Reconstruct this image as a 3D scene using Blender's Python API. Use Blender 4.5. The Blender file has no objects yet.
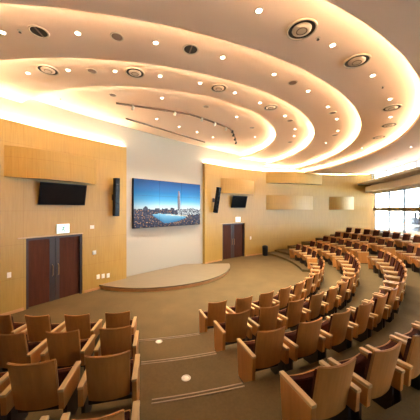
import bpy, bmesh, math, random
from mathutils import Vector, Matrix
random.seed(7)
S = bpy.context.scene
COL = S.collection
PI = math.pi
sin, cos, rad = math.sin, math.cos, math.radians

# ------------------------------------------------------------------ layout constants (metres)
EYE = 3.15                      # camera height above the stage-level floor
F = 240.0                       # focal length in pixels of the 420 px frame
HOR = 209.0                     # image row of the horizon
CX, CY = -2.66, 13.41           # centre of the seating rows
CCX, CCY = -3.13, 12.9          # centre of the ceiling tiers
R0, DR, RISE = 7.98, 1.19, 0.24 # first row radius, row spacing, terrace rise
ROW_R = [R0 + DR * k for k in range(6)]
LC, LADD = (-3.55, 13.45), 0.3    # the left block bends about its own centre
EDGE = 0.17                     # riser sits this far behind a row

# ------------------------------------------------------------------ materials
MATS = {}
def new_mat(name):
    m = bpy.data.materials.new(name); m.use_nodes = True
    nt = m.node_tree
    return m, nt, nt.nodes['Principled BSDF']

def plain(name, col, rough=0.5, metal=0.0, spec=0.5, noise=0.0, nscale=40):
    m, nt, b = new_mat(name)
    b.inputs['Base Color'].default_value = (*col, 1)
    b.inputs['Roughness'].default_value = rough
    b.inputs['Metallic'].default_value = metal
    b.inputs['Specular IOR Level'].default_value = spec
    if noise:
        tc = nt.nodes.new('ShaderNodeTexCoord'); n = nt.nodes.new('ShaderNodeTexNoise')
        n.inputs['Scale'].default_value = nscale; n.inputs['Detail'].default_value = 4
        nt.links.new(tc.outputs['Object'], n.inputs['Vector'])
        mx = nt.nodes.new('ShaderNodeMix'); mx.data_type = 'RGBA'
        mx.inputs['A'].default_value = (*[c * (1 - noise) for c in col], 1)
        mx.inputs['B'].default_value = (*[min(1, c * (1 + noise)) for c in col], 1)
        nt.links.new(n.outputs['Fac'], mx.inputs['Factor'])
        nt.links.new(mx.outputs['Result'], b.inputs['Base Color'])
    MATS[name] = m
    return m

def emis(name, col, strength):
    m, nt, b = new_mat(name)
    b.inputs['Base Color'].default_value = (0.8, 0.8, 0.8, 1)
    b.inputs['Emission Color'].default_value = (*col, 1)
    b.inputs['Emission Strength'].default_value = strength
    MATS[name] = m
    return m

def wood(name, c1, c2, coord='UV', scale=(14, 0.8, 1), rough=0.4, seams=None):
    m, nt, b = new_mat(name)
    N, L = nt.nodes, nt.links
    tc = N.new('ShaderNodeTexCoord'); mp = N.new('ShaderNodeMapping')
    mp.inputs['Scale'].default_value = scale
    L.new(tc.outputs[coord], mp.inputs['Vector'])
    n = N.new('ShaderNodeTexNoise'); n.inputs['Scale'].default_value = 1.6
    n.inputs['Detail'].default_value = 6; n.inputs['Distortion'].default_value = 0.4
    L.new(mp.outputs['Vector'], n.inputs['Vector'])
    cr = N.new('ShaderNodeValToRGB')
    cr.color_ramp.elements[0].position = 0.3; cr.color_ramp.elements[0].color = (*c1, 1)
    cr.color_ramp.elements[1].position = 0.7; cr.color_ramp.elements[1].color = (*c2, 1)
    L.new(n.outputs['Fac'], cr.inputs['Fac'])
    out = cr.outputs['Color']
    if seams:
        br = N.new('ShaderNodeTexBrick'); br.offset = 0.0; br.squash = 1.0
        br.inputs['Scale'].default_value = 1.0
        br.inputs['Brick Width'].default_value = seams[0]
        br.inputs['Row Height'].default_value = seams[1]
        br.inputs['Mortar Size'].default_value = 0.006
        br.inputs['Mortar Smooth'].default_value = 0.2
        br.inputs['Color1'].default_value = (1, 1, 1, 1)
        br.inputs['Color2'].default_value = (0.96, 0.96, 0.955, 1)
        br.inputs['Mortar'].default_value = (0.80, 0.75, 0.68, 1)
        L.new(tc.outputs[coord], br.inputs['Vector'])
        mx = N.new('ShaderNodeMix'); mx.data_type = 'RGBA'; mx.blend_type = 'MULTIPLY'
        mx.inputs['Factor'].default_value = 1.0
        L.new(out, mx.inputs['A']); L.new(br.outputs['Color'], mx.inputs['B'])
        out = mx.outputs['Result']
    L.new(out, b.inputs['Base Color'])
    b.inputs['Roughness'].default_value = rough
    MATS[name] = m
    return m

def carpet(name, c1, c2):
    m, nt, b = new_mat(name)
    N, L = nt.nodes, nt.links
    tc = N.new('ShaderNodeTexCoord')
    n1 = N.new('ShaderNodeTexNoise'); n1.inputs['Scale'].default_value = 1.3; n1.inputs['Detail'].default_value = 5
    n2 = N.new('ShaderNodeTexNoise'); n2.inputs['Scale'].default_value = 28; n2.inputs['Detail'].default_value = 3
    for n in (n1, n2): L.new(tc.outputs['Object'], n.inputs['Vector'])
    ad = N.new('ShaderNodeMath'); ad.operation = 'MULTIPLY_ADD'
    ad.inputs[1].default_value = 0.55; L.new(n1.outputs['Fac'], ad.inputs[0])
    ml = N.new('ShaderNodeMath'); ml.operation = 'MULTIPLY'; ml.inputs[1].default_value = 0.45
    L.new(n2.outputs['Fac'], ml.inputs[0]); L.new(ml.outputs[0], ad.inputs[2])
    cr = N.new('ShaderNodeValToRGB')
    cr.color_ramp.elements[0].position = 0.36; cr.color_ramp.elements[0].color = (*c1, 1)
    cr.color_ramp.elements[1].position = 0.64; cr.color_ramp.elements[1].color = (*c2, 1)
    L.new(ad.outputs[0], cr.inputs['Fac']); L.new(cr.outputs['Color'], b.inputs['Base Color'])
    b.inputs['Roughness'].default_value = 0.85
    b.inputs['Specular IOR Level'].default_value = 0.25
    MATS[name] = m
    return m

wood('veneer', (0.3406, 0.2081, 0.0397), (0.398, 0.2543, 0.05342), seams=(1.22, 1.03))
wood('stage_wood', (0.1415, 0.1088, 0.06722), (0.1752, 0.1389, 0.08962), coord='Object', scale=(1.5, 10, 1))
wood('stage_edge', (0.4284, 0.2128, 0.08925), (0.5236, 0.28, 0.1155), coord='Object', scale=(3, 3, 12))
wood('chair_wood', (0.3564, 0.1525, 0.03797), (0.4453, 0.1997, 0.05179), coord='Object', scale=(10, 10, 1.2), rough=0.38)
wood('arm_wood', (0.425, 0.2805, 0.1232), (0.51, 0.357, 0.17), coord='Object', scale=(12, 1.5, 12), rough=0.35)
wood('door_wood', (0.045, 0.0135, 0.006468), (0.06375, 0.01912, 0.00924), coord='Object', scale=(10, 10, 0.8), rough=0.6)
MATS['door_wood'].node_tree.nodes['Principled BSDF'].inputs['Specular IOR Level'].default_value = 0.12
carpet('carpet', (0.07222, 0.04803, 0.01696), (0.09839, 0.06727, 0.02468))
plain('ceiling_paint', (0.8592, 0.6213, 0.4572), 0.8, spec=0.2)
plain('cream_paint', (0.3781, 0.3684, 0.3236), 0.75, spec=0.2)
plain('upholstery', (0.046, 0.014, 0.009), 0.9, spec=0.05, noise=0.25, nscale=60)
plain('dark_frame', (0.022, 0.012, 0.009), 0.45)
plain('black_plastic', (0.004, 0.004, 0.0045), 0.5, spec=0.15)
plain('black_screen', (0.003, 0.003, 0.0035), 0.25, spec=0.2)
plain('black_steel', (0.015, 0.013, 0.012), 0.5, metal=0.3)
plain('brass', (0.30, 0.20, 0.09), 0.3, metal=1.0)
plain('steel', (0.6, 0.58, 0.54), 0.35, metal=0.9)
plain('nosing_metal', (0.275, 0.2035, 0.132), 0.35, metal=0.3)
plain('white_plastic', (0.82, 0.78, 0.7), 0.45)
plain('vent_dark', (0.035, 0.022, 0.016), 0.7)
plain('grille_brown', (0.20, 0.12, 0.08), 0.6)
plain('ledge_white', (0.86, 0.80, 0.73), 0.7, spec=0.2)
plain('diffuser_paint', (0.68, 0.52, 0.37), 0.55)
plain('window_metal', (0.27, 0.27, 0.29), 0.45, metal=0.2)
plain('tower_concrete', (0.00192, 0.002244, 0.002592), 0.7, noise=0.05, nscale=2)
plain('tower_glass', (0.000594, 0.001485, 0.003762), 0.25)
plain('sign_green', (0.01, 0.30, 0.16), 0.5)
plain('ground_grey', (0.72, 0.72, 0.70), 0.9, noise=0.2, nscale=0.2)
WARM = (1.0, 0.80, 0.54)
emis('cove_glow', WARM, 92.0)
emis('inner_cove_glow', WARM, 125.0)
emis('wall_cove_glow', (1.0, 0.82, 0.56), 80.0)
emis('lamp_glow', (1.0, 0.88, 0.70), 14.0)
emis('ledge_glow', WARM, 5.0)
emis('spot_glow', (1.0, 0.85, 0.62), 30.0)
emis('sign_glow', (0.50, 0.86, 0.86), 0.62)

def glass_mat():
    m = bpy.data.materials.new('window_glass'); m.use_nodes = True
    nt = m.node_tree; nt.nodes.clear()
    o = nt.nodes.new('ShaderNodeOutputMaterial'); mx = nt.nodes.new('ShaderNodeMixShader')
    t = nt.nodes.new('ShaderNodeBsdfTransparent'); g = nt.nodes.new('ShaderNodeBsdfGlossy')
    t.inputs['Color'].default_value = (0.93, 0.97, 0.98, 1); g.inputs['Roughness'].default_value = 0.02
    mx.inputs['Fac'].default_value = 0.06
    nt.links.new(t.outputs[0], mx.inputs[1]); nt.links.new(g.outputs[0], mx.inputs[2])
    nt.links.new(mx.outputs[0], o.inputs['Surface'])
    MATS['window_glass'] = m
glass_mat()

def screen_mat():
    m, nt, b = new_mat('display_picture')
    a = nt.nodes.new('ShaderNodeVertexColor'); a.layer_name = 'Picture'
    b.inputs['Base Color'].default_value = (0.01, 0.01, 0.01, 1)
    b.inputs['Roughness'].default_value = 0.35
    b.inputs['Specular IOR Level'].default_value = 0.08
    nt.links.new(a.outputs['Color'], b.inputs['Emission Color'])
    b.inputs['Emission Strength'].default_value = 0.95
    MATS['display_picture'] = m
screen_mat()

# ------------------------------------------------------------------ mesh helpers
def obj(name, bm, mat, parent=None, smooth=False, M=None):
    me = bpy.data.meshes.new(name)
    bmesh.ops.recalc_face_normals(bm, faces=bm.faces[:])
    if M is not None: bm.transform(M)
    bm.to_mesh(me); bm.free()
    for mm in (mat if isinstance(mat, (list, tuple)) else [mat]):
        me.materials.append(MATS[mm])
    if smooth:
        for p in me.polygons: p.use_smooth = True
    o = bpy.data.objects.new(name, me); COL.objects.link(o)
    if parent is not None: o.parent = parent
    return o

def tag(o, label=None, cat=None, group=None, kind=None):
    if label: o['label'] = label
    if cat: o['category'] = cat
    if group: o['group'] = group
    if kind: o['kind'] = kind
    return o

def struct(name, bm, mat, label, cat, smooth=False):
    return tag(obj(name, bm, mat, smooth=smooth), label, cat, kind='structure')

def empty(name, loc=(0, 0, 0), rz=0.0):
    o = bpy.data.objects.new(name, None); COL.objects.link(o)
    o.location = loc; o.rotation_euler = (0, 0, rz); o.empty_display_size = 0.1
    return o

def dup(root, parent=None):
    c = root.copy(); COL.objects.link(c)
    if parent is not None: c.parent = parent
    for ch in list(root.children): dup(ch, c)
    return c

def box(bm, x0, x1, y0, y1, z0, z1, bev=0.0, M=None):
    vs = [bm.verts.new((x, y, z)) for z in (z0, z1) for (x, y) in ((x0, y0), (x1, y0), (x1, y1), (x0, y1))]
    fs = [bm.faces.new([vs[i] for i in q]) for q in
          ((3, 2, 1, 0), (4, 5, 6, 7), (0, 1, 5, 4), (1, 2, 6, 5), (2, 3, 7, 6), (3, 0, 4, 7))]
    new = vs
    if bev > 0:
        es = list({e for f in fs for e in f.edges})
        r = bmesh.ops.bevel(bm, geom=es, offset=bev, segments=2, affect='EDGES', profile=0.6)
        new = list({v for f in r['faces'] for v in f.verts} | {v for v in vs if v.is_valid})
    if M is not None: bmesh.ops.transform(bm, matrix=M, verts=new)
    return new

def prism(bm, poly, x0, x1, bev=0.0):
    """extrude a (y, z) polygon along x"""
    a = [bm.verts.new((x0, y, z)) for y, z in poly]
    b = [bm.verts.new((x1, y, z)) for y, z in poly]
    fs = [bm.faces.new(a), bm.faces.new(b[::-1])]
    n = len(poly)
    for i in range(n):
        fs.append(bm.faces.new((a[i], b[i], b[(i + 1) % n], a[(i + 1) % n])))
    if bev > 0:
        es = list({e for f in fs for e in f.edges})
        bmesh.ops.bevel(bm, geom=es, offset=bev, segments=2, affect='EDGES', profile=0.6)

def lathe(bm, prof, n=28, c=(0, 0, 0)):
    """revolve (r, z) profile about z; a zero radius closes with a single vertex"""
    rows = []
    for r, z in prof:
        if r < 1e-6: rows.append([bm.verts.new((c[0], c[1], c[2] + z))])
        else: rows.append([bm.verts.new((c[0] + r * cos(2 * PI * i / n), c[1] + r * sin(2 * PI * i / n), c[2] + z)) for i in range(n)])
    for a, b in zip(rows, rows[1:]):
        for i in range(n):
            j = (i + 1) % n
            if len(a) == 1 and len(b) == 1: continue
            if len(a) == 1: bm.faces.new((a[0], b[j], b[i]))
            elif len(b) == 1: bm.faces.new((a[i], a[j], b[0]))
            else: bm.faces.new((a[i], a[j], b[j], b[i]))

def tube(bm, pts, r, n=8):
    pts = [Vector(p) for p in pts]; rows = []
    for i, p in enumerate(pts):
        t = (pts[min(i + 1, len(pts) - 1)] - pts[max(i - 1, 0)]).normalized()
        up = Vector((0, 0, 1)) if abs(t.z) < 0.9 else Vector((1, 0, 0))
        a = t.cross(up).normalized(); b = a.cross(t)
        rows.append([bm.verts.new(p + r * (cos(2 * PI * k / n) * a + sin(2 * PI * k / n) * b)) for k in range(n)])
    for A, B in zip(rows, rows[1:]):
        for k in range(n): bm.faces.new((A[k], A[(k + 1) % n], B[(k + 1) % n], B[k]))
    bm.faces.new(rows[0][::-1]); bm.faces.new(rows[-1])

def sector(bm, c, r0, r1, a0, a1, z0, z1, n=64, c1=None):
    """solid ring sector; angle 0 points to -Y and grows towards +X (radians)"""
    full = abs(a1 - a0) > 2 * PI - 1e-4
    rows = []
    m = n if full else n + 1
    for i in range(m):
        a = a0 + (a1 - a0) * i / n
        d = (sin(a), -cos(a))
        e = c1 or c
        rows.append([bm.verts.new((q[0] + r * d[0], q[1] + r * d[1], z)) for q, r, z in ((c, r0, z0), (e, r1, z0), (e, r1, z1), (c, r0, z1))])
    for i in range(n):
        A, B = rows[i], rows[(i + 1) % m]
        for k in range(4): bm.faces.new((A[k], A[(k + 1) % 4], B[(k + 1) % 4], B[k]))
    if not full:
        bm.faces.new(rows[0][::-1]); bm.faces.new(rows[-1])

def polar(r, a, c=(CX, CY)): return c[0] + r * sin(a), c[1] - r * cos(a)

def on_height(u, v, z):
    """world point at height z that the photo shows at (u, v)"""
    s = (EYE - z) / (v - HOR)
    return Vector(((u - 210) * s, F * s, z))

# ------------------------------------------------------------------ the curved front wall
CTRL = [(-10.6, -3.2), (-9.2, 1.0), (-7.45, 4.75), (-5.8, 7.45), (-4.75, 8.95), (-2.1, 11.95), (0.79, 14.75),
        (2.33, 15.95), (5.0, 17.35), (7.8, 18.2), (10.2, 18.5), (12.25, 18.3), (13.2, 18.1)]
def catmull(P, n=24):
    out = []
    for i in range(1, len(P) - 2):
        p0, p1, p2, p3 = [Vector(p) for p in P[i - 1:i + 3]]
        for k in range(n):
            t = k / n
            out.append(0.5 * ((2 * p1) + (p2 - p0) * t + (2 * p0 - 5 * p1 + 4 * p2 - p3) * t * t + (3 * p1 - p0 - 3 * p2 + p3) * t ** 3))
    out.append(Vector(P[-2]))
    return out
WP = catmull(CTRL)
WS = [0.0]
for a, b in zip(WP, WP[1:]): WS.append(WS[-1] + (b - a).length)
WLEN = WS[-1]
def wall_pt(s):
    s = max(0.0, min(WLEN, s)); i = 0
    lo, hi = 0, len(WS) - 1
    while hi - lo > 1:
        mid = (lo + hi) // 2
        if WS[mid] <= s: lo = mid
        else: hi = mid
    t = (s - WS[lo]) / (WS[hi] - WS[lo])
    return WP[lo].lerp(WP[hi], t)
def wall_dir(s):
    return (wall_pt(s + 0.15) - wall_pt(s - 0.15)).normalized()
def wall_n(s):                                    # unit normal into the room
    d = wall_dir(s); return Vector((d.y, -d.x))
def wall_s(u):                                    # arc length where the wall stands in direction u
    k = (u - 210) / F
    for i in range(len(WP) - 1):
        a, b = WP[i], WP[i + 1]
        fa, fb = a.x - k * a.y, b.x - k * b.y
        if fa <= 0 < fb and b.y > 0.5:
            return WS[i] + (WS[i + 1] - WS[i]) * (-fa) / (fb - fa)
    return WLEN
def wall_frame(s, off=0.0, z=0.0):
    """matrix: local x along the wall (rightwards), local -y out into the room"""
    d = wall_dir(s); n = wall_n(s); p = wall_pt(s) + n * off
    return Matrix(((d.x, -n.x, 0, p.x), (d.y, -n.y, 0, p.y), (0, 0, 1, z), (0, 0, 0, 1)))
def wall_empty(name, s, off, z):
    d = wall_dir(s); p = wall_pt(s) + wall_n(s) * off
    return empty(name, (p.x, p.y, z), math.atan2(d.y, d.x))

def curved_slab(bm, s0, s1, prof, n=None, uv=None):
    """sweep an (offset, z) profile along the wall from s0 to s1, capped"""
    n = n or max(2, int((s1 - s0) / 0.25))
    rows = []; ss = [s0 + (s1 - s0) * i / n for i in range(n + 1)]
    pf = prof if callable(prof) else (lambda s: prof)
    prof = pf((s0 + s1) / 2)
    for s in ss:
        p, nn = wall_pt(s), wall_n(s)
        rows.append([bm.verts.new((p.x + nn.x * o, p.y + nn.y * o, z)) for o, z in pf(s)])
    m = len(prof)
    per = [0.0]
    for k in range(m):
        a, b = prof[k], prof[(k + 1) % m]; per.append(per[-1] + math.hypot(b[0] - a[0], b[1] - a[1]))
    lay = bm.loops.layers.uv.verify()
    for i in range(n):
        for k in range(m):
            k2 = (k + 1) % m
            f = bm.faces.new((rows[i][k], rows[i + 1][k], rows[i + 1][k2], rows[i][k2]))
            zz = [(ss[i], prof[k]), (ss[i + 1], prof[k]), (ss[i + 1], prof[k2]), (ss[i], prof[k2])]
            for lp, (sv, pv) in zip(f.loops, zz): lp[lay].uv = (sv, pv[1] + pv[0])
    for r, sv in ((rows[0], ss[0]), (rows[-1], ss[-1])):
        f = bm.faces.new(r)
        for lp, pv in zip(f.loops, prof): lp[lay].uv = (sv + pv[0], pv[1])

WTOP = 5.80
CLAD = 0.20
sD1a, sD1b = wall_s(26), wall_s(82.5)
sSa, sSb = wall_s(126.5), wall_s(205)
sD2a, sD2b = wall_s(222.5), wall_s(245)
DOOR_H = 2.22
bm = bmesh.new()
full = [(-CLAD, 0), (0, 0), (0, WTOP), (-CLAD, WTOP)]
over = [(-CLAD, DOOR_H), (0, DOOR_H), (0, WTOP), (-CLAD, WTOP)]
for a, b, p in ((0.3, sD1a, full), (sD1a, sD1b, over), (sD1b, sSa, full), (sSb, sD2a, full), (sD2a, sD2b, over), (sD2b, WLEN, full)):
    curved_slab(bm, a, b, p)
struct('wall_front', bm, 'veneer', 'curved wall of honey wood veneer panels behind the stage and seats', 'wall')
bm = bmesh.new()
curved_slab(bm, 0.0, WLEN + 0.0, [(-CLAD - 0.25, 0), (-CLAD - 0.002, 0), (-CLAD - 0.002, 7.4), (-CLAD - 0.25, 7.4)])
struct('wall_front.001', bm, 'cream_paint', 'cream plaster wall behind the wood, bare around the big screen', 'wall')
# light strips lying on top of the wood cladding
bm = bmesh.new()
for a, b in ((0.3, sSa - 0.05), (sSb + 0.05, WLEN - 0.1)):
    curved_slab(bm, a, b, [(-0.15, WTOP + 0.004), (-0.09, WTOP + 0.004), (-0.09, WTOP + 0.02), (-0.15, WTOP + 0.02)])
struct('trim_1', bm, 'wall_cove_glow', 'warm glowing light strip lying along the top of the wood wall', 'light strip')
bm = bmesh.new()
for a, b in ((0.3, sD1a - 0.06), (sD1b + 0.06, sSa), (sSb, sD2a - 0.06), (sD2b + 0.06, WLEN)):
    curved_slab(bm, a, b, [(0.0, 0), (0.012, 0), (0.012, 0.09), (0.0, 0.09)])
struct('baseboard_front', bm, 'stage_edge', 'low wood baseboard along the foot of the curved wall', 'baseboard')

# tilted wooden sound panels on the wall
def sound_panel(name, u0, u1, z0, z1, proj, label, top=0.015):
    bm = bmesh.new()
    s0, s1 = wall_s(u0), wall_s(u1)                # bellies out in the middle, dies into the wall at both ends
    curved_slab(bm, s0, s1, lambda s: [(0.001, z0), (0.004 + proj * sin(PI * (s - s0) / (s1 - s0)) ** 0.9, z0),
                                       (0.004 + proj * sin(PI * (s - s0) / (s1 - s0)) ** 0.9, z0 + 0.05),
                                       (0.003 + top * sin(PI * (s - s0) / (s1 - s0)) ** 0.9, z1), (0.001, z1)], n=max(14, int((s1 - s0) / 0.15)))
    struct(name, bm, 'veneer', label, 'wall panel')
sound_panel('trim_2', 4, 96, 4.10, 5.03, 0.48, 'curved wood sound panel standing out over the left television', top=0.42)
sound_panel('trim_3', 220.5, 254, 4.10, 5.03, 0.55, 'short wood sound panel standing out over the small far television', top=0.48)
sound_panel('trim_4', 266, 322, 4.98, 5.78, 0.75, 'curved wood sound panel directly under the bright cove, right of the far door', top=0.68)
sound_panel('trim_5', 266, 313, 3.10, 4.12, 0.60, 'long wood sound panel at mid height right of the far door', top=0.53)
sound_panel('trim_6', 329, 354, 3.10, 4.08, 0.40, 'small wood sound panel at mid height near the windows', top=0.35)

# ------------------------------------------------------------------ other walls, floor, terraces
bm = bmesh.new(); box(bm, -16, 20, -6, 24, -0.25, 0.0)
struct('floor', bm, 'carpet', 'brown carpeted floor in front of the stage', 'floor')
def terrace_edge(r):
    aj = rad(9.0 + (r - 9.0) * 0.8); j = polar(r, aj)
    dj = math.hypot(j[0] - LC[0], j[1] - LC[1]); la = math.atan2(j[0] - LC[0], LC[1] - j[1])
    pts = []
    for i in range(60):
        t = i / 60; rr = r + LADD + (dj - r - LADD) * t ** 10
        pts.append(polar(rr, rad(-72) + (la - rad(-72)) * t, LC))
    return pts + [polar(r, aj + (rad(117) - aj) * i / 110) for i in range(111)]
for k in range(1, 6):
    bm = bmesh.new()
    r0 = ROW_R[k - 1] + EDGE
    r1 = (ROW_R[k] + EDGE + 0.02) if k < 5 else 22.0
    inner, outer = terrace_edge(r0), terrace_edge(r1)
    rows = [[bm.verts.new((p[0], p[1], z)) for p, z in ((a, 0), (b, 0), (b, RISE * k), (a, RISE * k))] for a, b in zip(inner, outer)]
    for A, B in zip(rows, rows[1:]):
        for q in range(4): bm.faces.new((A[q], A[(q + 1) % 4], B[(q + 1) % 4], B[q]))
    bm.faces.new(rows[0][::-1]); bm.faces.new(rows[-1])
    nm = ['second', 'third', 'fourth', 'fifth', 'topmost'][k - 1]
    struct('floor.%03d' % k, bm, 'carpet', 'curved carpeted terrace carrying the %s row of chairs' % nm if k < 5 else 'broad carpeted terrace at the top behind the chairs', 'terrace')
bm = bmesh.new(); sector(bm, (CX, CY), 7.42, ROW_R[0] + EDGE - 0.004, rad(79.3), rad(118), 0.0, 0.12, 30)
struct('floor.006', bm, 'carpet', 'low carpeted step under the front row beside the far wall', 'step')
# stage
bm = bmesh.new(); sector(bm, (-2.74, 12.86), 0.001, 3.74, rad(-48), rad(94), 0.0, 0.125, 60)
struct('floor.007', bm, 'stage_edge', 'curved wooden riser of the low stage', 'stage')
bm = bmesh.new(); sector(bm, (-2.74, 12.86), 0.001, 3.80, rad(-48), rad(94), 0.127, 0.175, 60)
struct('floor.008', bm, 'stage_wood', 'pale half-round stage floor under the big screen', 'stage')

def wall_box(name, x0, x1, y0, y1, z0, z1, mat, label):
    bm = bmesh.new(); box(bm, x0, x1, y0, y1, z0, z1); return struct(name, bm, mat, label, 'wall')
wall_box('wall_back', -12, 14, -5.3, -5.0, 0, 6.0, 'veneer', 'wood wall at the back of the hall')
wall_box('wall_left', -11.2, -10.9, -5.3, -1.0, 0, 7.4, 'veneer', 'wood wall on the left of the hall')

# right-hand window wall : straight line from the far corner towards the back
WA = Vector((12.32, 18.45)); WB = Vector((9.05, 4.5)); WD = (WB - WA).normalized(); WN = Vector((WD.y, -WD.x))
if WN.x > 0: WN = -WN
WL2 = (Vector((6.9, -5.0)) - WA).length
def win_M():
    return Matrix(((WD.x, -WN.x, 0, WA.x), (WD.y, -WN.y, 0, WA.y), (0, 0, 1, 0), (0, 0, 0, 1)))
WM = win_M()                                       # local x runs from far corner to the back, -y into the room
SILL, HEAD, CL0, CL1 = 1.55, 4.32, 5.17, 5.74
WEND = WL2 + 0.6
bm = bmesh.new(); box(bm, -0.6, WEND, 0.0, 0.3, 0.0, SILL)
box(bm, -0.6, 0.06, 0.0, 0.3, SILL, 5.9)
o = struct('wall_right', bm, 'veneer', 'low wood wall below the tall windows', 'wall'); o.matrix_world = WM
bm = bmesh.new(); box(bm, 0.06, WEND, -0.02, 0.27, HEAD, 4.975)
o = struct('wall_right.001', bm, 'ledge_white', 'cream beam between the tall windows and the high window strip', 'beam'); o.matrix_world = WM
bm = bmesh.new(); box(bm, -0.1, WEND, -0.95, 0.28, 4.98, 5.06, 0.01)
box(bm, -0.1, WEND, -0.95, -0.88, 5.06, 5.10)
o = struct('trim_7', bm, 'ledge_white', 'deep cream ledge running above the tall windows', 'ledge'); o.matrix_world = WM
bm = bmesh.new(); box(bm, 0.2, WEND - 0.2, -0.84, -0.80, 5.062, 5.075)
o = struct('trim_25', bm, 'ledge_glow', 'warm light strip lying on the cream ledge above the windows', 'light strip'); o.matrix_world = WM
bm = bmesh.new(); box(bm, 0.1, WEND, -0.42, -0.022, HEAD + 0.12, HEAD + 0.52, 0.01)
o = struct('trim_8', bm, 'ledge_white', 'cream blind box along the top of the tall windows', 'blind box'); o.matrix_world = WM
bm = bmesh.new(); box(bm, 0.0, WEND, -0.12, 0.0, SILL - 0.06, SILL, 0.01)
o = struct('trim_9', bm, 'veneer', 'wood window sill behind the last chairs', 'window sill'); o.matrix_world = WM

def mull_x():
    xs = []; x = 0.2
    for u in (373.5, 387.3, 402.3, 418.5):
        k = (u - 210) / F
        t = (k * WA.y - WA.x) / (WD.x - k * WD.y); xs.append(t)
    d = 1.75
    while xs[-1] + d < WEND: xs.append(xs[-1] + d)
    return xs
MX = mull_x()
place = ['beside the wood wall', 'second from the wood wall', 'third from the wood wall', 'fourth from the wood wall', 'fifth from the wood wall',
         'sixth from the wood wall', 'seventh from the wood wall', 'eighth from the wood wall', 'ninth from the wood wall', 'tenth from the wood wall',
         'eleventh from the wood wall', 'twelfth from the wood wall', 'thirteenth from the wood wall']
for i in range(len(MX) - 1):
    a, b = MX[i], MX[i + 1]
    r = empty('window_%d' % (i + 1)); r.matrix_world = WM @ Matrix.Translation((a, 0, SILL))
    tag(r, 'tall window with dark metal frame, %s' % place[i], 'window', 'tall windows on the right', 'structure')
    w, h = b - a, HEAD - SILL
    bm = bmesh.new()
    box(bm, 0.0, 0.045, 0.07, 0.15, 0, h); box(bm, w - 0.045, w, 0.07, 0.15, 0, h)
    box(bm, 0.045, w - 0.045, 0.08, 0.15, 0, 0.06); box(bm, 0.045, w - 0.045, 0.08, 0.15, h - 0.05, h)
    obj('window_frame', bm, 'window_metal', r)
    bm = bmesh.new(); box(bm, 0.0, w - 0.001, -0.03, 0.068, 3.02 - SILL, 3.24 - SILL, 0.01)
    tag(obj('transom', bm, 'veneer', r), 'wood crossbar')
    bm = bmesh.new(); box(bm, 0.046, w - 0.046, 0.115, 0.125, 0.061, h - 0.051)
    obj('pane', bm, 'window_glass', r)
r = empty('window_20'); r.matrix_world = WM
tag(r, 'narrow strip of high windows just under the ceiling', 'window', None, 'structure')
bm = bmesh.new()
x = 0.1
while x < WEND - 0.1:
    box(bm, x, x + 0.04, 0.08, 0.14, CL0, CL1); x += 1.1
box(bm, 0.0, WEND, 0.05, 0.2, CL0 - 0.1, CL0 + 0.03); box(bm, 0.0, WEND, 0.05, 0.2, CL1 - 0.02, CL1 + 0.1)
obj('window_frame', bm, 'window_metal', r)
bm = bmesh.new(); box(bm, 0.05, WEND, 0.1, 0.11, CL0 + 0.03, CL1 - 0.02)
obj('pane', bm, 'window_glass', r)

# ------------------------------------------------------------------ tiered ceiling
TZ = [5.75, 6.00, 6.25, 6.50, 6.75]               # undersides, outside to inside
TR = [10.91, 10.44, 8.09, 5.80]
TC = [(-3.13, 12.9), (-3.69, 13.73), (-3.17, 13.01), (-2.64, 12.35)]                    # inner radius of each lip
PL, CO = 0.06, 0.27
tier_words = ['lowest outer ceiling around the stepped circles', 'second ceiling tier, widest lit circle', 'third ceiling tier inside the widest circle',
              'fourth ceiling tier around the innermost circle', 'innermost and highest round ceiling over the stage']
def inside(x, y, gap=-0.1):                                  # on the room side of the front wall
    best, bi = 1e9, 0
    for i in range(0, len(WP), 4):
        d = (WP[i].x - x) ** 2 + (WP[i].y - y) ** 2
        if d < best: best, bi = d, i
    s = WS[bi]; n = wall_n(s)
    return (x - WP[bi].x) * n.x + (y - WP[bi].y) * n.y > gap
bm = bmesh.new(); sector(bm, TC[0], TR[0] + CO + 0.06, 27.0, 0, 2 * PI, 6.36, 6.42, 120)
struct('ceiling.010', bm, 'cream_paint', 'pale top of the lit slot between ceiling and wood wall', 'ceiling')
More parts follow.
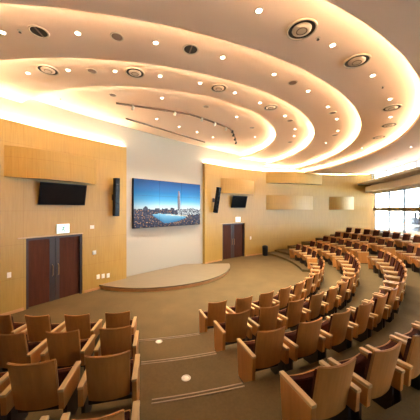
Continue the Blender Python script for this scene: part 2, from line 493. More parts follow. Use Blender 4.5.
for i in range(5):
    bm = bmesh.new()
    if i == 0:                                     # stops short of the curved wall, leaving a lit slot
        na = 240; reach = []
        for q in range(na + 1):
            rr = TR[0]
            while rr < 27.0 and inside(*polar(rr, 2 * PI * q / na, TC[0]), 0.55): rr += 0.25
            reach.append(rr)
        row = lambda q: [bm.verts.new((*polar(rr, 2 * PI * q / na, TC[0]), z)) for rr, z in ((TR[0], TZ[0]), (reach[q], TZ[0]), (reach[q], TZ[0] + PL), (TR[0], TZ[0] + PL))]
        for q in range(na):
            if reach[q] > TR[0] and reach[q + 1] > TR[0]:
                A, B = row(q), row(q + 1)
                for k in range(4): bm.faces.new((A[k], A[(k + 1) % 4], B[(k + 1) % 4], B[k]))
        bmesh.ops.remove_doubles(bm, verts=bm.verts[:], dist=1e-4)
    else:
        r1 = TR[i - 1] + CO
        r0 = TR[i] if i < 4 else 0.002
        sector(bm, TC[i] if i < 4 else TC[3], r0, r1, 0, 2 * PI, TZ[i], TZ[i] + PL, 160, TC[i - 1])
    struct('ceiling' if i == 0 else 'ceiling.%03d' % i, bm, 'ceiling_paint', tier_words[i], 'ceiling')
    if i < 4:
        bm = bmesh.new()
        sector(bm, TC[i], TR[i] + CO, TR[i] + CO + 0.05, 0, 2 * PI, TZ[i] + PL, TZ[i + 1], 160)
        struct('ceiling.%03d' % (i + 5), bm, 'cream_paint', 'upright cream rim of the %s lit ceiling circle' % ['widest', 'second', 'third', 'innermost'][i], 'ceiling')
        bm = bmesh.new()
        sector(bm, TC[i], TR[i], TR[i] + 0.025, 0, 2 * PI, TZ[i] + PL + 0.0005, TZ[i] + PL + 0.035, 160)  # unseen upstand, added to cut strip light spilling over the lip
        struct('ceiling.%03d' % (i + 11), bm, 'ceiling_paint', 'thin unseen upstand added to cut the glow on the lip of the %s lit ceiling circle' % ['widest', 'second', 'third', 'innermost'][i], 'ceiling')
        # light strip on the lip, only where it is inside the room
        angs = [k for k in range(240) if inside(*polar(TR[i] + 0.17, 2 * PI * k / 240, TC[i]))]
        runs = []; 
        for k in angs:
            if runs and runs[-1][-1] == k - 1: runs[-1].append(k)
            else: runs.append([k])
        if len(runs) > 1 and runs[0][0] == 0 and runs[-1][-1] == 239:
            runs[0] = [k - 240 for k in runs[-1]] + runs[0]; runs.pop()
        bm = bmesh.new()
        for rn in runs:
            if len(rn) > 1: sector(bm, TC[i], TR[i] + 0.16, TR[i] + 0.20, 2 * PI * rn[0] / 240, 2 * PI * rn[-1] / 240, TZ[i] + PL + 0.004, TZ[i] + PL + 0.02, len(rn))
        struct('trim_%d' % (10 + i), bm, 'cove_glow' if i < 2 else 'inner_cove_glow', 'warm light strip hidden on the lip of the %s ceiling circle' % ['widest', 'second', 'third', 'innermost'][i], 'light strip')

bm = bmesh.new(); box(bm, -34, 13.4, -12, 26, 7.45, 7.6)  # slab added out of view to stop sun leaking in over the walls
struct('ceiling.020', bm, 'cream_paint', 'unseen roof slab added above the ceiling to block stray sun', 'roof')

# ------------------------------------------------------------------ doors
def door(name, sa, sb, label):
    sm = (sa + sb) / 2; half = (wall_pt(sb) - wall_pt(sa)).length / 2
    r = wall_empty(name, sm, 0.0, 0.0); tag(r, label, 'door', None, 'structure')
    bm = bmesh.new()
    y0, y1 = -0.02, 0.19
    box(bm, -half, -half + 0.07, y0, y1, 0, DOOR_H); box(bm, half - 0.07, half, y0, y1, 0, DOOR_H)
    box(bm, -half + 0.07, half - 0.07, y0, y1, DOOR_H - 0.07, DOOR_H)
    obj('door_frame', bm, 'dark_frame', r)
    bm = bmesh.new(); box(bm, -half - 0.22, half + 0.05, -0.05, 0.0, DOOR_H + 0.005, DOOR_H + 0.045, 0.004)
    tag(obj('head_trim', bm, 'arm_wood', r), 'pale wood strip over the door')
    for sgn in (-1, 1):
        xa, xb = (-half + 0.075, -0.006) if sgn < 0 else (0.006, half - 0.075)
        bm = bmesh.new(); box(bm, xa, xb, 0.08, 0.125, 0.01, DOOR_H - 0.075)
        lf = obj('door_leaf', bm, 'door_wood', r)
        # dark meeting stile and shadow-gap edge strips
        bm = bmesh.new()
        e0, e1 = (xb - 0.17, xb) if sgn < 0 else (xa, xa + 0.13)
        box(bm, e0, e1, 0.072, 0.08, 0.01, DOOR_H - 0.075)
        obj('stile', bm, 'dark_frame', lf)
        bm = bmesh.new(); hx = -0.09 if sgn < 0 else 0.09
        tube(bm, [(hx, 0.072, 0.86), (hx, 0.02, 0.88), (hx, 0.02, 1.22), (hx, 0.072, 1.24)], 0.012)
        obj('door_handle', bm, 'brass', lf, True)
    return r
door('door_1', sD1a, sD1b, 'dark brown double door in the wood wall on the left of the stage')
door('door_2', sD2a, sD2b, 'dark brown double door in the wood wall on the far side of the stage')

def exit_sign(s, z, w, h, label):
    r = wall_empty('exit_sign', s, 0.0, z); tag(r, label, 'sign', 'exit signs over the doors')
    bm = bmesh.new(); box(bm, -w / 2, w / 2, -0.06, -0.002, 0, h, 0.006); obj('housing', bm, 'white_plastic', r)
    bm = bmesh.new(); box(bm, -w / 2 + 0.012, w / 2 - 0.012, -0.064, -0.0605, 0.012, h - 0.012); fc = obj('lit_face', bm, 'sign_glow', r)
    bm = bmesh.new(); k = h
    def bar(x0, z0, x1, z1, t):
        d = Vector((x1 - x0, z1 - z0)); L = d.length; a = math.atan2(d.y, d.x)
        box(bm, 0, L, -0.001, 0.001, -t / 2, t / 2, 0, Matrix.Translation((x0, -0.066, z0)) @ Matrix.Rotation(-a, 4, 'Y'))
    bar(-.05 * k, .45 * k, .06 * k, .68 * k, .10 * k); bar(-.05 * k, .45 * k, .10 * k, .34 * k, .07 * k); bar(.10 * k, .34 * k, .09 * k, .16 * k, .06 * k)
    bar(-.05 * k, .45 * k, -.10 * k, .30 * k, .07 * k); bar(-.10 * k, .30 * k, -.24 * k, .24 * k, .06 * k)
    bar(.05 * k, .66 * k, -.12 * k, .62 * k, .05 * k); bar(.06 * k, .66 * k, .18 * k, .54 * k, .05 * k)
    box(bm, .07 * k, .17 * k, -0.067, -0.065, .73 * k, .83 * k)
    bar(.36 * k, .12 * k, .36 * k, .88 * k, .04 * k); bar(.22 * k, .88 * k, .38 * k, .88 * k, .04 * k)
    obj('pictogram', bm, 'sign_green', r)
exit_sign(wall_s(62.5), 2.30, 0.42, 0.33, 'lit exit sign over the left double door')
exit_sign(wall_s(237.5), 2.31, 0.42, 0.33, 'lit exit sign over the far double door')

def plate(u, v, name, label, cat, w, h, group=None, round_=False):
    s = wall_s(u); p = wall_pt(s); z = EYE - (v - HOR) * p.y / F
    r = wall_empty(name, s, 0.0, z); tag(r, label, cat, group)
    bm = bmesh.new(); box(bm, -w / 2, w / 2, -0.018, -0.001, -h / 2, h / 2, 0.005); obj('plate', bm, 'white_plastic', r)
    bm = bmesh.new()
    if round_: lathe(bm, [(0.0, 0.02), (w * 0.3, 0.018), (w * 0.36, 0.0)], 14); bm.transform(Matrix.Translation((0, -0.018, 0)) @ Matrix.Rotation(PI / 2, 4, 'X'))
    else: box(bm, -w * 0.3, w * 0.3, -0.026, -0.0185, -h * 0.3, h * 0.3, 0.003)
    obj('button' if not round_ else 'lens', bm, 'white_plastic', r)
plate(92, 227, 'wall_alarm_light', 'small white alarm plate on the wood right of the left exit sign', 'alarm', 0.15, 0.13, None, True)
plate(94.3, 252.5, 'wall_switch', 'small white switch plate beside the left double door', 'switch', 0.13, 0.15)
plate(9, 275, 'wall_switch', 'pale switch plate on the wood left of the left double door', 'switch', 0.10, 0.16)
plate(98, 276.7, 'wall_outlet', 'white outlet plate near the stage, leftmost of the three', 'outlet', 0.12, 0.17, 'outlet plates by the stage')
plate(103, 276, 'wall_outlet', 'white outlet plate near the stage, middle of the three', 'outlet', 0.12, 0.17, 'outlet plates by the stage')
plate(108, 275.5, 'wall_outlet', 'white outlet plate near the stage, rightmost of the three', 'outlet', 0.12, 0.17, 'outlet plates by the stage')
plate(250.5, 238, 'wall_switch', 'pale switch plate right of the far double door', 'switch', 0.12, 0.20)

# ------------------------------------------------------------------ televisions, speakers
def television(ua, ub, z0, z1, label, out_top, out_bot):
    sa, sb = wall_s(ua), wall_s(ub); s = (sa + sb) / 2; w = sb - sa; h = (z1 - z0)
    tilt = math.atan2(out_top - out_bot, h)
    r = wall_empty('wall_television', s, 0.0, (z0 + z1) / 2); tag(r, label, 'television', 'televisions beside the stage')
    T = Matrix.Translation((0, -(out_top + out_bot) / 2, 0)) @ Matrix.Rotation(tilt, 4, 'X')
    bm = bmesh.new(); box(bm, -w / 2, w / 2, -0.03, 0.03, -h / 2, h / 2, 0.006); obj('casing', bm, 'black_plastic', r, M=T)
    bm = bmesh.new(); box(bm, -w / 2 + 0.02, w / 2 - 0.02, -0.033, -0.0305, -h / 2 + 0.025, h / 2 - 0.02); obj('screen', bm, 'black_screen', r, M=T)
    bm = bmesh.new(); box(bm, -0.2, 0.2, -0.02, -0.002, -0.18, 0.18); tube(bm, [(0, -0.02, 0), (0, -(out_top + out_bot) / 2 + 0.03, 0)], 0.035)
    obj('wall_mount', bm, 'black_steel', r)
television(37.5, 83.5, 3.28, 4.03, 'large black television tilted down above the left double door', 0.27, 0.10)
television(230.5, 244.5, 3.22, 4.0, 'black television tilted down above the far double door', 0.30, 0.10)

def speaker(u, z0, z1, w, off, lean, label):
    s = wall_s(u); r = wall_empty('wall_speaker', s, 0.0, (z0 + z1) / 2); tag(r, label, 'speaker', 'column speakers beside the big screen')
    h = z1 - z0
    T = Matrix.Translation((0, -off, 0)) @ Matrix.Rotation(lean, 4, 'X')
    bm = bmesh.new(); box(bm, -w / 2, w / 2, -0.10, 0.10, -h / 2, h / 2, 0.012); obj('cabinet', bm, 'black_plastic', r, M=T)
    bm = bmesh.new()
    for k in range(6):
        zc = -h / 2 + h * (k + 0.5) / 6
        box(bm, -w / 2 + 0.015, w / 2 - 0.015, -0.108, -0.1005, zc - h / 12 + 0.012, zc + h / 12 - 0.012, 0.003)
    obj('grille', bm, 'black_screen', r, M=T)
    bm = bmesh.new(); box(bm, -0.08, 0.08, -0.02, -0.002, -0.12, 0.12); tube(bm, [(0, -0.02, 0.03), (0, -off + 0.09, 0.03)], 0.03)
    obj('wall_mount', bm, 'black_steel', r)
speaker(113.6, 2.86, 4.40, 0.20, 0.22, 0.03, 'tall black column speaker on the wood wall left of the big screen')
speaker(213.4, 2.92, 4.42, 0.22, 0.32, 0.20, 'black column speaker leaning forward right of the big screen')

# ------------------------------------------------------------------ big video wall
NX, NY = 126, 72
rng = random.Random(3)
sky_h = {}
base = 0.36
bl = []
xx = 0
while xx < NX:                                     # a row of far buildings
    w = rng.randint(2, 5); bl += [base + rng.uniform(0.0, 0.055)] * w; xx += w
for c in range(14, 22): bl[c] = max(bl[c], 0.45 - abs(c - 18) * 0.012)
noise = [[rng.random() for _ in range(NX)] for _ in range(NY)]
def picture(i, j):
    u, v = (i + 0.5) / NX, (j + 0.5) / NY
    n = noise[j][i]
    if v > bl[i]:
        t = (v - 0.36) / 0.64
        keys = [(0, (228, 234, 228)), (0.14, (190, 224, 234)), (0.34, (88, 172, 216)), (0.6, (22, 122, 182)), (1, (4, 72, 128))]
        for (a, ca), (b, cb) in zip(keys, keys[1:]):
            if a <= t <= b or b == 1: 
                k = max(0, min(1, (t - a) / (b - a))); col = [x + (y - x) * k for x, y in zip(ca, cb)]
                if t <= b: break
        side = max(0.0, (0.30 - u) * 1.3) + max(0, (u - 0.85) * 0.8)
        col = [c * (1 - 0.55 * min(1, side)) for c in col]
        tx = abs(u - 0.625)                         # slim tapering tower
        tw = 0.030 * (1 - ((v - 0.3) / 0.56) ** 2) ** 0.5 if 0.3 < v < 0.80 else 0
        if tx < tw * 0.85: 
            sh = 0.75 + 0.25 * ((u - 0.625) / max(tw, .001)); col = [150 * sh + 30 * n, 150 * sh + 25 * n, 158 * sh + 20 * n]
    else:
        d = (0.42 - v) / 0.42
        r = (n ** 2)
        col = [40 + 70 * r - 24 * d, 44 + 66 * r - 24 * d, 64 + 56 * r - 22 * d]
        if n > 0.93 and v < 0.36: col = [190, 140, 88]
        if v > 0.25 and n > 0.5 and u > 0.6: col = [190, 196, 196]
        # broad river bending through the middle
        top = 0.285 - 0.5 * (u - 0.33) ** 2 if u < 0.62 else 0.243 - 0.35 * (u - 0.62)
        bot = 0.235 - 1.1 * (u - 0.25) if u < 0.40 else 0.07 + 0.9 * (u - 0.40) ** 2 
        if 0.24 < u < 0.74 and bot < v < top:
            k = (v - bot) / max(0.02, top - bot); col = [40 + 95 * k + 12 * n, 104 + 88 * k + 10 * n, 150 + 66 * k]
        if 0.42 < u < 0.78 and abs(v - (0.262 - 0.12 * (u - 0.42))) < 0.008: col = [226, 214, 190]
    return [max(0, min(255, c)) / 255 for c in col]

sVa, sVb = wall_s(134.6), wall_s(200.8)
pa = wall_pt(sVa) - wall_n(sVa) * CLAD; pb = wall_pt(sVb) - wall_n(sVb) * CLAD
VW = (pb - pa).length; VZ0, VZ1 = 2.29, 4.51; VH = VZ1 - VZ0
dv = (pb - pa).normalized(); nv = Vector((dv.y, -dv.x)); pm = (pa + pb) / 2
# stand the flat wall of screens clear of the curve behind it
mx_ = max((wall_pt(sVa + (sVb - sVa) * k / 20) - wall_n(sVa + (sVb - sVa) * k / 20) * CLAD - pm).dot(nv) for k in range(21))
pm = pm + nv * (mx_ + 0.12)
vr = empty('video_wall', (pm.x, pm.y, VZ0), math.atan2(dv.y, dv.x))
tag(vr, 'big video wall over the stage showing a blue city skyline and river', 'screen')
bm = bmesh.new(); box(bm, -VW / 2 - 0.015, VW / 2 + 0.015, 0.0, 0.10, -0.015, VH + 0.015, 0.004); obj('mounting_frame', bm, 'black_plastic', vr)
for pj in range(3):
    for pi in range(3):
        bm = bmesh.new(); lay = bm.loops.layers.color.new('Picture')
        x0 = -VW / 2 + VW * pi / 3 + 0.003; x1 = -VW / 2 + VW * (pi + 1) / 3 - 0.003
        z0 = VH * pj / 3 + 0.003; z1 = VH * (pj + 1) / 3 - 0.003
        nx, ny = NX // 3, NY // 3
        vv = [[bm.verts.new((x0 + (x1 - x0) * i / nx, -0.022, z0 + (z1 - z0) * j / ny)) for i in range(nx + 1)] for j in range(ny + 1)]
        for j in range(ny):
            for i in range(nx):
                f = bm.faces.new((vv[j][i], vv[j][i + 1], vv[j + 1][i + 1], vv[j + 1][i]))
                c = picture(pi * nx + i, pj * ny + j)
                for lp in f.loops: lp[lay] = (*c, 1)
        me = bpy.data.meshes.new('display_panel'); bm.to_mesh(me); bm.free(); me.materials.append(MATS['display_picture'])
        po = bpy.data.objects.new('display_panel', me); COL.objects.link(po); po.parent = vr
        bm = bmesh.new(); box(bm, x0, x1, -0.0215, -0.001, z0, z1); obj('panel_casing', bm, 'black_plastic', po)

# ------------------------------------------------------------------ litter bin by the far door
s = wall_s(261); p = wall_pt(s) + wall_n(s) * 0.42
r = empty('litter_bin', (p.x, p.y, 0.0)); tag(r, 'black upright litter bin against the wood wall right of the far door', 'bin')
bm = bmesh.new(); lathe(bm, [(0.0, 0.0), (0.17, 0.0), (0.18, 0.02), (0.19, 0.56), (0.175, 0.575), (0.0, 0.575)], 24); obj('body', bm, 'black_plastic', r, True)
bm = bmesh.new(); lathe(bm, [(0.0, 0.577), (0.195, 0.577), (0.195, 0.61), (0.15, 0.68), (0.08, 0.68), (0.07, 0.64), (0.0, 0.64)], 24); obj('lid', bm, 'black_steel', r, True)

# ------------------------------------------------------------------ auditorium chair
def make_chair(full=()):                            # full: the sides (-1, 1) whose panel faces an aisle and reaches the floor
    root = empty('auditorium_chair')
    for sg in (-1, 1):
        bm = bmesh.new()
        x0, x1 = (0.26, 0.316) if sg > 0 else (-0.316, -0.26)
        lo = 0.03 if sg in full else 0.335
        prism(bm, [(-0.15, lo), (0.28 + (lo - 0.03) * 0.087, lo), (0.325, 0.545), (-0.165, 0.545)], x0, x1, 0.006)
        sp = obj('side_panel', bm, 'chair_wood', root)
        bm = bmesh.new(); box(bm, x0 - 0.003, x1 + 0.003, -0.175, 0.34, 0.546, 0.582, 0.009)
        tag(obj('armrest', bm, 'arm_wood', sp), 'pale wood armrest cap')
        bm = bmesh.new(); box(bm, x0 + 0.008, x1 - 0.008, -0.13 if sg in full else -0.06, 0.26, 0.0, lo - 0.001)  # inner feet stay tall and dark, standing in for shade under the row
        tag(obj('foot', bm, 'dark_frame', sp), 'dark foot, tall inner ones stand in for shade')
    # bent plywood back: grid across x, height z
    def shell(name, z0, z1, w0, w1, y_at, th, mat, parent, nx=10, nz=6, arch=0.0, sag=0.0, smooth=True):
        bm = bmesh.new(); A, B = [], []
        for j in range(nz + 1):
            t = j / nz; ra, rb = [], []
            for i in range(nx + 1):
                q = -1 + 2 * i / nx; w = w0 + (w1 - w0) * t
                z = z0 + (z1 - z0) * t + arch * q * q * t + sag * q * q * (1 - t)
                y = y_at(z) + 0.035 * q * q
                ra.append(bm.verts.new((q * w / 2, y, z))); rb.append(bm.verts.new((q * w / 2, y + th, z)))
            A.append(ra); B.append(rb)
        for j in range(nz):
            for i in range(nx):
                bm.faces.new((A[j][i], A[j][i + 1], A[j + 1][i + 1], A[j + 1][i]))
                bm.faces.new((B[j][i + 1], B[j][i], B[j + 1][i], B[j + 1][i + 1]))
        for i in range(nx):
            bm.faces.new((A[0][i + 1], A[0][i], B[0][i], B[0][i + 1])); bm.faces.new((A[nz][i], A[nz][i + 1], B[nz][i + 1], B[nz][i]))
        for j in range(nz):
            bm.faces.new((A[j][0], A[j + 1][0], B[j + 1][0], B[j][0])); bm.faces.new((A[j + 1][nx], A[j][nx], B[j][nx], B[j + 1][nx]))
        bmesh.ops.recalc_face_normals(bm, faces=bm.faces[:])
        rim = [e for e in bm.edges if e.is_manifold and e.calc_face_angle(0) > 0.9]
        bmesh.ops.bevel(bm, geom=rim, offset=min(0.008, th * 0.3), segments=2, affect='EDGES')
        o = obj(name, bm, mat, parent)
        return o
    lean = lambda z: -0.06 - 0.155 * (z - 0.14) / 0.76
    br = shell('backrest', 0.31, 0.915, 0.462, 0.482, lean, 0.028, 'chair_wood', root, arch=0.018, sag=0.012)
    shell('back_cushion', 0.34, 0.855, 0.43, 0.45, lambda z: lean(z) + 0.029, 0.042, 'upholstery', br, arch=0.016)
    # tip-up seat, folded: wood underside to the front, cushion to the back
    fold = lambda z: 0.06 + 0.13 * (z - 0.22) / 0.33
    st = shell('seat', 0.22, 0.535, 0.465, 0.47, fold, 0.085, 'upholstery', root, nz=4)
    shell('seat_shell', 0.205, 0.53, 0.475, 0.48, lambda z: fold(z) + 0.086, 0.022, 'chair_wood', st, nz=4)
    bm = bmesh.new(); box(bm, -0.257, 0.257, 0.03, 0.075, 0.20, 0.25, 0.008)
    obj('cross_beam', bm, 'black_steel', root)
    return root
CHAIRS = {}
def place_chair(r, ang, z, label, group, sc=(1, 1, 1), c=(CX, CY), full=()):
    if full in CHAIRS: o = dup(CHAIRS[full])
    else: o = CHAIRS[full] = make_chair(full)
    x, y = polar(r, ang, c)
    o.location = (x, y, z)
    # local +y must point at the stage centre
    o.rotation_euler = (0, 0, math.atan2(c[1] - y, c[0] - x) - PI / 2)
    o.scale = sc
    tag(o, label, 'chair', group)
ORD = ['first', 'second', 'third', 'fourth', 'fifth', 'sixth', 'seventh', 'eighth', 'ninth', 'tenth', 'eleventh', 'twelfth',
       'thirteenth', 'fourteenth', 'fifteenth', 'sixteenth', 'seventeenth', 'eighteenth', 'nineteenth', 'twentieth']
ROWN = ['front row', 'second row', 'third row', 'fourth row', 'fifth row', 'sixth row']
PITCH = 0.735
def seen(r, a, lo=-75, hi=470):
    x, y = polar(r, a)
    if y < 0.9: return False
    u = 210 + F * x / y
    return lo < u < hi
# left block
LP = 0.80
for k, (n, ae) in enumerate(((6, 7.0), (5, 8.6), (4, 9.6), (3, 10.3))):
    r = ROW_R[k] + LADD
    ex, ey = polar(ROW_R[k], rad(ae)); a0 = math.atan2(ex - LC[0], LC[1] - ey)
    for i in range(n):
        a = a0 - (0.355 + i * LP) / r
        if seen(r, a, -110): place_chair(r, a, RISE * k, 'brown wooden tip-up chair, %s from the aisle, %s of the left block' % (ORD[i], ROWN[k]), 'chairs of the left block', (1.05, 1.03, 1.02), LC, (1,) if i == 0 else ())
# middle block
for k, n in enumerate((11, 13, 14, 16, 18)):
    r = ROW_R[k]
    for i in range(n):
        a = rad(16.5) + ((0.18, 0.20, 0.22, 0.24, 0.24)[k] + (i + 0.5) * PITCH) / r
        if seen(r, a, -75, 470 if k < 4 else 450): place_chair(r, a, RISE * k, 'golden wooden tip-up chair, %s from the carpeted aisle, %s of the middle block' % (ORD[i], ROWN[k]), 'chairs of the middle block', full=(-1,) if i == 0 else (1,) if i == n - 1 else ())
# far block
for k, n in enumerate((4, 5, 6, 7, 8)):
    r = ROW_R[k]
    for i in range(n):
        a = rad(82.2) + i * PITCH / r
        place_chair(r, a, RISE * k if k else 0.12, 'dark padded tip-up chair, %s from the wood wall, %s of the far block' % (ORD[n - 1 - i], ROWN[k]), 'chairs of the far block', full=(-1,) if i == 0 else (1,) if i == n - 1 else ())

# aisle edges : pale double metal strips on the terrace noses
for k in range(1, 5):
    rr = ROW_R[k - 1] + EDGE; z = RISE * k
    bm = bmesh.new()
    a0, a1 = rad((7.3, 9.0, 10.5, 11.4)[k - 1]), rad(17.2)
    sector(bm, (CX, CY), rr - 0.004, rr + 0.018, a0, a1, z + 0.0005, z + 0.008, 16)
    sector(bm, (CX, CY), rr + 0.055, rr + 0.073, a0, a1, z + 0.0005, z + 0.008, 16)
    struct('trim_%d' % (20 + k), bm, 'nosing_metal', 'pale double edge strip across the aisle on the %s step' % ['lowest', 'second', 'third', 'topmost'][k - 1], 'step edge')
def add_floor_disc(u, v, z, label):  # flat pale disc lying on the aisle carpet
    p = on_height(u, v, z)
    r = empty('floor_disc', (p.x, p.y, z)); tag(r, label, 'floor outlet', 'round floor discs in the aisle')
    bm = bmesh.new(); lathe(bm, [(0.0, 0.004), (0.05, 0.004), (0.05, 0.008), (0.07, 0.006), (0.075, 0.0005)], 20); obj('rim', bm, 'steel', r, True)
    bm = bmesh.new(); lathe(bm, [(0.0, 0.0085), (0.042, 0.0085), (0.046, 0.0045)], 20); obj('lid', bm, 'white_plastic', r, True)
add_floor_disc(159, 341.5, 0.24, 'pale round floor disc on the lower aisle step')
add_floor_disc(186, 378, 0.48, 'pale round floor disc higher up the aisle')

# ------------------------------------------------------------------ ceiling fittings
def proto_light():
    r = empty('ceiling_downlight')
    bm = bmesh.new(); lathe(bm, [(0.042, -0.001), (0.066, -0.001), (0.066, -0.006), (0.046, -0.012), (0.040, -0.004), (0.042, -0.001)], 20); obj('trim_ring', bm, 'diffuser_paint', r, True)
    bm = bmesh.new(); lathe(bm, [(0.0, -0.006), (0.039, -0.006), (0.040, -0.002)], 20); tag(obj('lamp', bm, 'lamp_glow', r), 'glowing warm lamp')
    return r
def proto_diffuser():
    r = empty('ceiling_diffuser')
    bm = bmesh.new(); lathe(bm, [(0.205, -0.001), (0.235, -0.001), (0.23, -0.022), (0.205, -0.016), (0.205, -0.001)], 32); obj('outer_ring', bm, 'diffuser_paint', r, True)
    bm = bmesh.new(); lathe(bm, [(0.145, -0.003), (0.205, -0.003), (0.205, -0.006), (0.145, -0.006), (0.145, -0.003)], 32); tag(obj('slot', bm, 'vent_dark', r), 'dark air slot')
    bm = bmesh.new(); lathe(bm, [(0.0, -0.032), (0.10, -0.03), (0.145, -0.018), (0.15, -0.006)], 32); obj('centre_disc', bm, 'diffuser_paint', r, True)
    bm = bmesh.new(); lathe(bm, [(0.07, -0.0325), (0.085, -0.033), (0.085, -0.036), (0.07, -0.036), (0.07, -0.0325)], 24); obj('inner_ring', bm, 'grille_brown', r)
    return r
def proto_speaker():
    r = empty('ceiling_speaker')
    bm = bmesh.new(); lathe(bm, [(0.095, -0.001), (0.12, -0.001), (0.115, -0.012), (0.095, -0.008), (0.095, -0.001)], 24); obj('rim', bm, 'diffuser_paint', r, True)
    bm = bmesh.new(); lathe(bm, [(0.0, -0.007), (0.094, -0.004), (0.094, -0.002)], 24); tag(obj('grille', bm, 'grille_brown', r), 'dark brown mesh')
    return r
def proto_big():
    r = empty('ceiling_fitting')
    bm = bmesh.new(); lathe(bm, [(0.13, -0.001), (0.16, -0.001), (0.155, -0.014), (0.13, -0.01), (0.13, -0.001)], 24); obj('rim', bm, 'diffuser_paint', r, True)
    bm = bmesh.new(); lathe(bm, [(0.0, -0.004), (0.13, -0.003), (0.13, -0.002)], 24); tag(obj('opening', bm, 'vent_dark', r), 'dark hollow')
    bm = bmesh.new(); box(bm, -0.012, 0.012, -0.125, 0.125, -0.012, -0.005); obj('crossbar', bm, 'grille_brown', r)
    return r
def proto_sprinkler():
    r = empty('ceiling_sprinkler')
    bm = bmesh.new(); lathe(bm, [(0.0, -0.003), (0.035, -0.003), (0.04, -0.001)], 14); obj('rosette', bm, 'diffuser_paint', r)
    bm = bmesh.new(); lathe(bm, [(0.0, -0.034), (0.022, -0.034), (0.022, -0.03), (0.008, -0.028), (0.008, -0.003)], 12); obj('nozzle', bm, 'vent_dark', r)
    return r
PROTO = {'l': [proto_light, None, 'round recessed downlight glowing warm', 'downlight', 'ceiling downlights'],
         'd': [proto_diffuser, None, 'large round air outlet', 'air outlet', 'round air outlets'],
         's': [proto_speaker, None, 'small dark round grille set flush', 'speaker', 'small ceiling grilles'],
         'b': [proto_big, None, 'dark round hollow fitting', 'fitting', 'dark ceiling fittings'],
         'k': [proto_sprinkler, None, 'tiny sprinkler head', 'sprinkler', 'sprinkler heads']}
FIT = {
 0: [('s', 396, 159), ('l', 411, 147), ('l', 402, 165)],
 1: [('l', 259, 10.5), ('d', 301.7, 29.3), ('k', 318, 38), ('l', 332.7, 45), ('d', 356.7, 61), ('l', 372.7, 75.3), ('k', 382.7, 86.7),
     ('l', 390, 99), ('d', 391.7, 107.7), ('l', 390.5, 117), ('d', 389, 125), ('d', 379, 137.2), ('l', 362, 148)],
 2: [('l', 2.7, 32.3), ('k', 20, 30.7), ('b', 39, 31.7), ('l', 77.7, 33.3), ('s', 117, 36.7), ('l', 155.7, 42.7), ('b', 190.7, 49.3), ('l', 222.7, 57.3),
     ('l', 274, 74.3), ('s', 292.7, 82.7), ('l', 308, 91), ('l', 327.7, 106.7), ('s', 332.7, 112.7), ('l', 336.7, 119), ('l', 338, 130.7), ('s', 335, 135), ('l', 326, 143)],
 3: [('l', 28, 73), ('d', 48, 70), ('l', 68, 70), ('s', 92, 71), ('l', 115, 71), ('d', 135, 72.7), ('l', 160, 76), ('l', 200, 83), ('d', 218.7, 88),
     ('l', 234.7, 92.7), ('l', 260, 102.7), ('d', 270.7, 107.3), ('l', 285, 115.7), ('s', 290, 120.5), ('l', 295, 129), ('l', 294, 136), ('s', 290, 142)],
 4: [('s', 112.7, 95), ('l', 162, 98), ('s', 206, 106.7), ('l', 236.7, 116.7), ('s', 252, 127.7), ('l', 156.7, 119), ('l', 179, 126.7), ('l', 197, 132), ('l', 213, 137.3),
     ('l', 255, 137), ('k', 60.3, 98.6)],
}
TIERN = ['outer ceiling by the windows', 'widest ceiling circle', 'second ceiling circle', 'third ceiling circle', 'innermost ceiling circle']
BEAM = {}
def circuit(o, dimmed):                             # the lighting circuits over the audience are turned down
    if dimmed not in BEAM:
        L = bpy.data.lights.new('downlight_beam', 'SPOT'); L.energy = (420.0, 90.0, 12.0)[dimmed]
        L.color = (1.0, 0.88, 0.70); L.spot_size = rad(100); L.spot_blend = 0.75; L.shadow_soft_size = 0.04
        BEAM[dimmed] = L
    for c in o.children:
        if c.type == 'LIGHT': c.data = BEAM[dimmed]; return
    b = bpy.data.objects.new('beam', BEAM[dimmed]); COL.objects.link(b); b.parent = o; b.location = (0, 0, -0.02)
for t, items in FIT.items():
    cnt = {}
    tot = {}
    for kd, u, v in items: tot[kd] = tot.get(kd, 0) + 1
    for kd, u, v in sorted(items, key=lambda q: (q[0], q[1])):
        P = PROTO[kd]
        i = cnt.get(kd, 0); cnt[kd] = i + 1
        if P[1] is None: P[1] = o = P[0]()
        else: o = dup(P[1])
        p = on_height(u, v, TZ[t]); o.location = (p.x, p.y, TZ[t])
        if kd == 'l': circuit(o, 2 if p.y < 6.0 else 1 if p.y < 8.0 else 0)
        if kd == 'b': o.rotation_euler = (0, 0, math.atan2(p.y - CCY, p.x - CCX) + PI / 2)
        which = ('%s from left ' % ORD[i]) if tot[kd] > 1 else ''
        tag(o, '%s, %sin the %s' % (P[2], which, TIERN[t]), P[3], P[4])
# downlights added out of view, behind and to the right, to light chair backs
for i, (x, y) in enumerate(((7.4, 3.2), (8.2, 6.0), (6.0, -1.8))):
    o = dup(PROTO['l'][1])
    circuit(o, 2)
    inB = math.hypot(x - CCX, y - CCY) < TR[0] - 0.3
    o.location = (x, y, TZ[1] if inB else TZ[0])
    tag(o, 'added unseen downlight to light the chair backs, %s one above the back rows' % ORD[i], 'downlight', 'ceiling downlights')

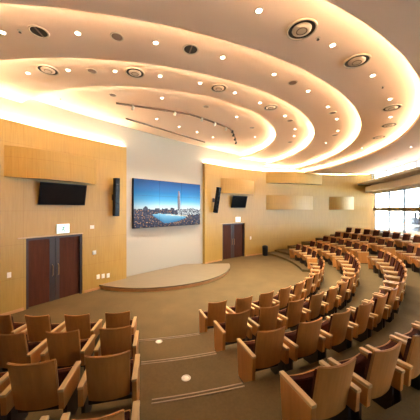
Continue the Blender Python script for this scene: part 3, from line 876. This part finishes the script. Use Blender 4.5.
# lighting tracks on the innermost ceiling
def track(name, pts, heads, label, ring=False):
    z = TZ[4] - 0.05
    P = [on_height(u, v, z) for u, v in pts]
    base = P[0]
    r = empty(name, (base.x, base.y, z)); tag(r, label, 'track light', 'lighting tracks over the stage')
    loc = [p - base for p in P]
    dense = []
    for a, b in zip(loc, loc[1:]):
        for k in range(4): dense.append(a.lerp(b, k / 4))
    dense.append(loc[-1])
    bm = bmesh.new(); rows = []
    for i, p in enumerate(dense):
        d = (dense[min(i + 1, len(dense) - 1)] - dense[max(i - 1, 0)]).normalized(); n = Vector((-d.y, d.x, 0))
        rows.append([bm.verts.new(p + n * a + Vector((0, 0, b))) for a, b in ((-.028, -.0), (.028, -.0), (.028, .046), (-.028, .046))])
    for A, B in zip(rows, rows[1:]):
        for k in range(4): bm.faces.new((A[k], A[(k + 1) % 4], B[(k + 1) % 4], B[k]))
    bm.faces.new(rows[0]); bm.faces.new(rows[-1][::-1])
    obj('rail', bm, 'grille_brown', r)
    for u, v, lit in heads:
        p = on_height(u, v, z - 0.05) - base
        bm = bmesh.new()
        aim = Vector((-0.5, 0.45, -1)).normalized()
        M = Matrix.Translation((p.x, p.y, -0.08)) @ aim.to_track_quat('Z', 'Y').to_matrix().to_4x4()
        lathe(bm, [(0.0, -0.06), (0.04, -0.055), (0.05, 0.07), (0.042, 0.07), (0.04, 0.05)], 14)
        bm.transform(M); tube(bm, [(p.x, p.y, 0.0), (p.x, p.y, -0.06)], 0.014)
        h = obj('spot_head', bm, 'white_plastic' if lit else 'black_steel', r)
        bm = bmesh.new(); lathe(bm, [(0.0, 0.056), (0.039, 0.054)], 14); bm.transform(M)
        obj('lens', bm, 'spot_glow' if lit else 'diffuser_paint', h)
track('ceiling_track_light', [(116, 104), (133, 106.5), (155, 109.5), (175, 112.5), (190, 115), (207, 120.5), (222, 126), (230, 129), (233, 133), (235, 138), (236.3, 143)],
      [(133, 107, 1), (175, 113, 1), (202, 118.8, 1), (215, 123.4, 1), (226, 128.3, 1), (232.5, 131, 0), (233.5, 134.5, 0), (235, 138.6, 0), (236, 142.3, 0)],
      'curved lighting track with small spots around the stage ceiling')
track('ceiling_track_light', [(126, 119.3), (150, 126.3), (180, 135.2), (205, 142.8)], [], 'straight bare lighting track beside the bright wall cove')

# ------------------------------------------------------------------ outside the windows
bm = bmesh.new(); box(bm, 16, 260, -120, 260, -30.5, -30)
struct('ground', bm, 'ground_grey', 'pale hazy ground far below the windows', 'ground')
def tower(x, y, w, d, h, mat, label):
    r = empty('office_tower', (x, y, -30)); tag(r, label, 'building', 'towers outside the windows')
    bm = bmesh.new(); box(bm, -w / 2, w / 2, -d / 2, d / 2, 0, h); obj('facade', bm, mat, r)
    bm = bmesh.new()
    z = 3.0
    while z < h - 1: box(bm, -w / 2 - 0.25, w / 2 + 0.25, -d / 2 - 0.25, d / 2 + 0.25, z, z + 1.1); z += 3.6
    obj('floor_band', bm, 'tower_concrete', r)
    bm = bmesh.new(); box(bm, -w / 3, w / 3, -d / 3, d / 3, h, h + 4); obj('roof_house', bm, 'tower_concrete', r)
tower(96, 121, 9, 14, 29, 'tower_glass', 'low blue glass tower beyond the third window')
tower(70, 99, 7, 12, 62, 'tower_concrete', 'tall pale tower beyond the second window')
tower(104, 113, 6, 12, 70, 'tower_concrete', 'slim pale tower beyond the fourth window')

# ------------------------------------------------------------------ world, camera, view
w = bpy.data.worlds.new('World'); S.world = w; w.use_nodes = True
nt = w.node_tree; bg = nt.nodes['Background']
tc = nt.nodes.new('ShaderNodeTexCoord'); sp = nt.nodes.new('ShaderNodeSeparateXYZ'); rp = nt.nodes.new('ShaderNodeMapRange')
nt.links.new(tc.outputs['Generated'], sp.inputs[0]); nt.links.new(sp.outputs['Z'], rp.inputs['Value'])
rp.inputs['From Min'].default_value = 0.16; rp.inputs['From Max'].default_value = 0.6       # overcast: pale at the horizon, brighter overhead
rp.inputs['To Min'].default_value = 9.0; rp.inputs['To Max'].default_value = 18.0
nt.links.new(rp.outputs['Result'], bg.inputs['Strength'])
bg.inputs['Color'].default_value = (0.74, 0.88, 1.0, 1)

sun = bpy.data.lights.new('sun', 'SUN'); sun.energy = 3200.0; sun.color = (1.0, 0.95, 0.86); sun.angle = 0.02
so = bpy.data.objects.new('sun', sun); COL.objects.link(so); so.rotation_euler = (0.25, rad(-52), 0)   # stands behind the hall, lights the city

cam = bpy.data.cameras.new('camera'); co = bpy.data.objects.new('camera', cam); COL.objects.link(co)
co.location = (0, 0, EYE); co.rotation_euler = (PI / 2, 0, 0)
cam.sensor_width = 36; cam.lens = 36 * F / 420; cam.shift_y = -(210 - HOR) / 420
cam.clip_start = 0.05; cam.clip_end = 600
S.camera = co
S.view_settings.view_transform = 'Standard'; S.view_settings.look = 'None'
S.view_settings.gamma = 1.0; S.view_settings.exposure = 0.65; S.view_settings.use_curve_mapping = False
S.cycles.max_bounces = 8; S.cycles.diffuse_bounces = 5; S.cycles.use_denoising = True
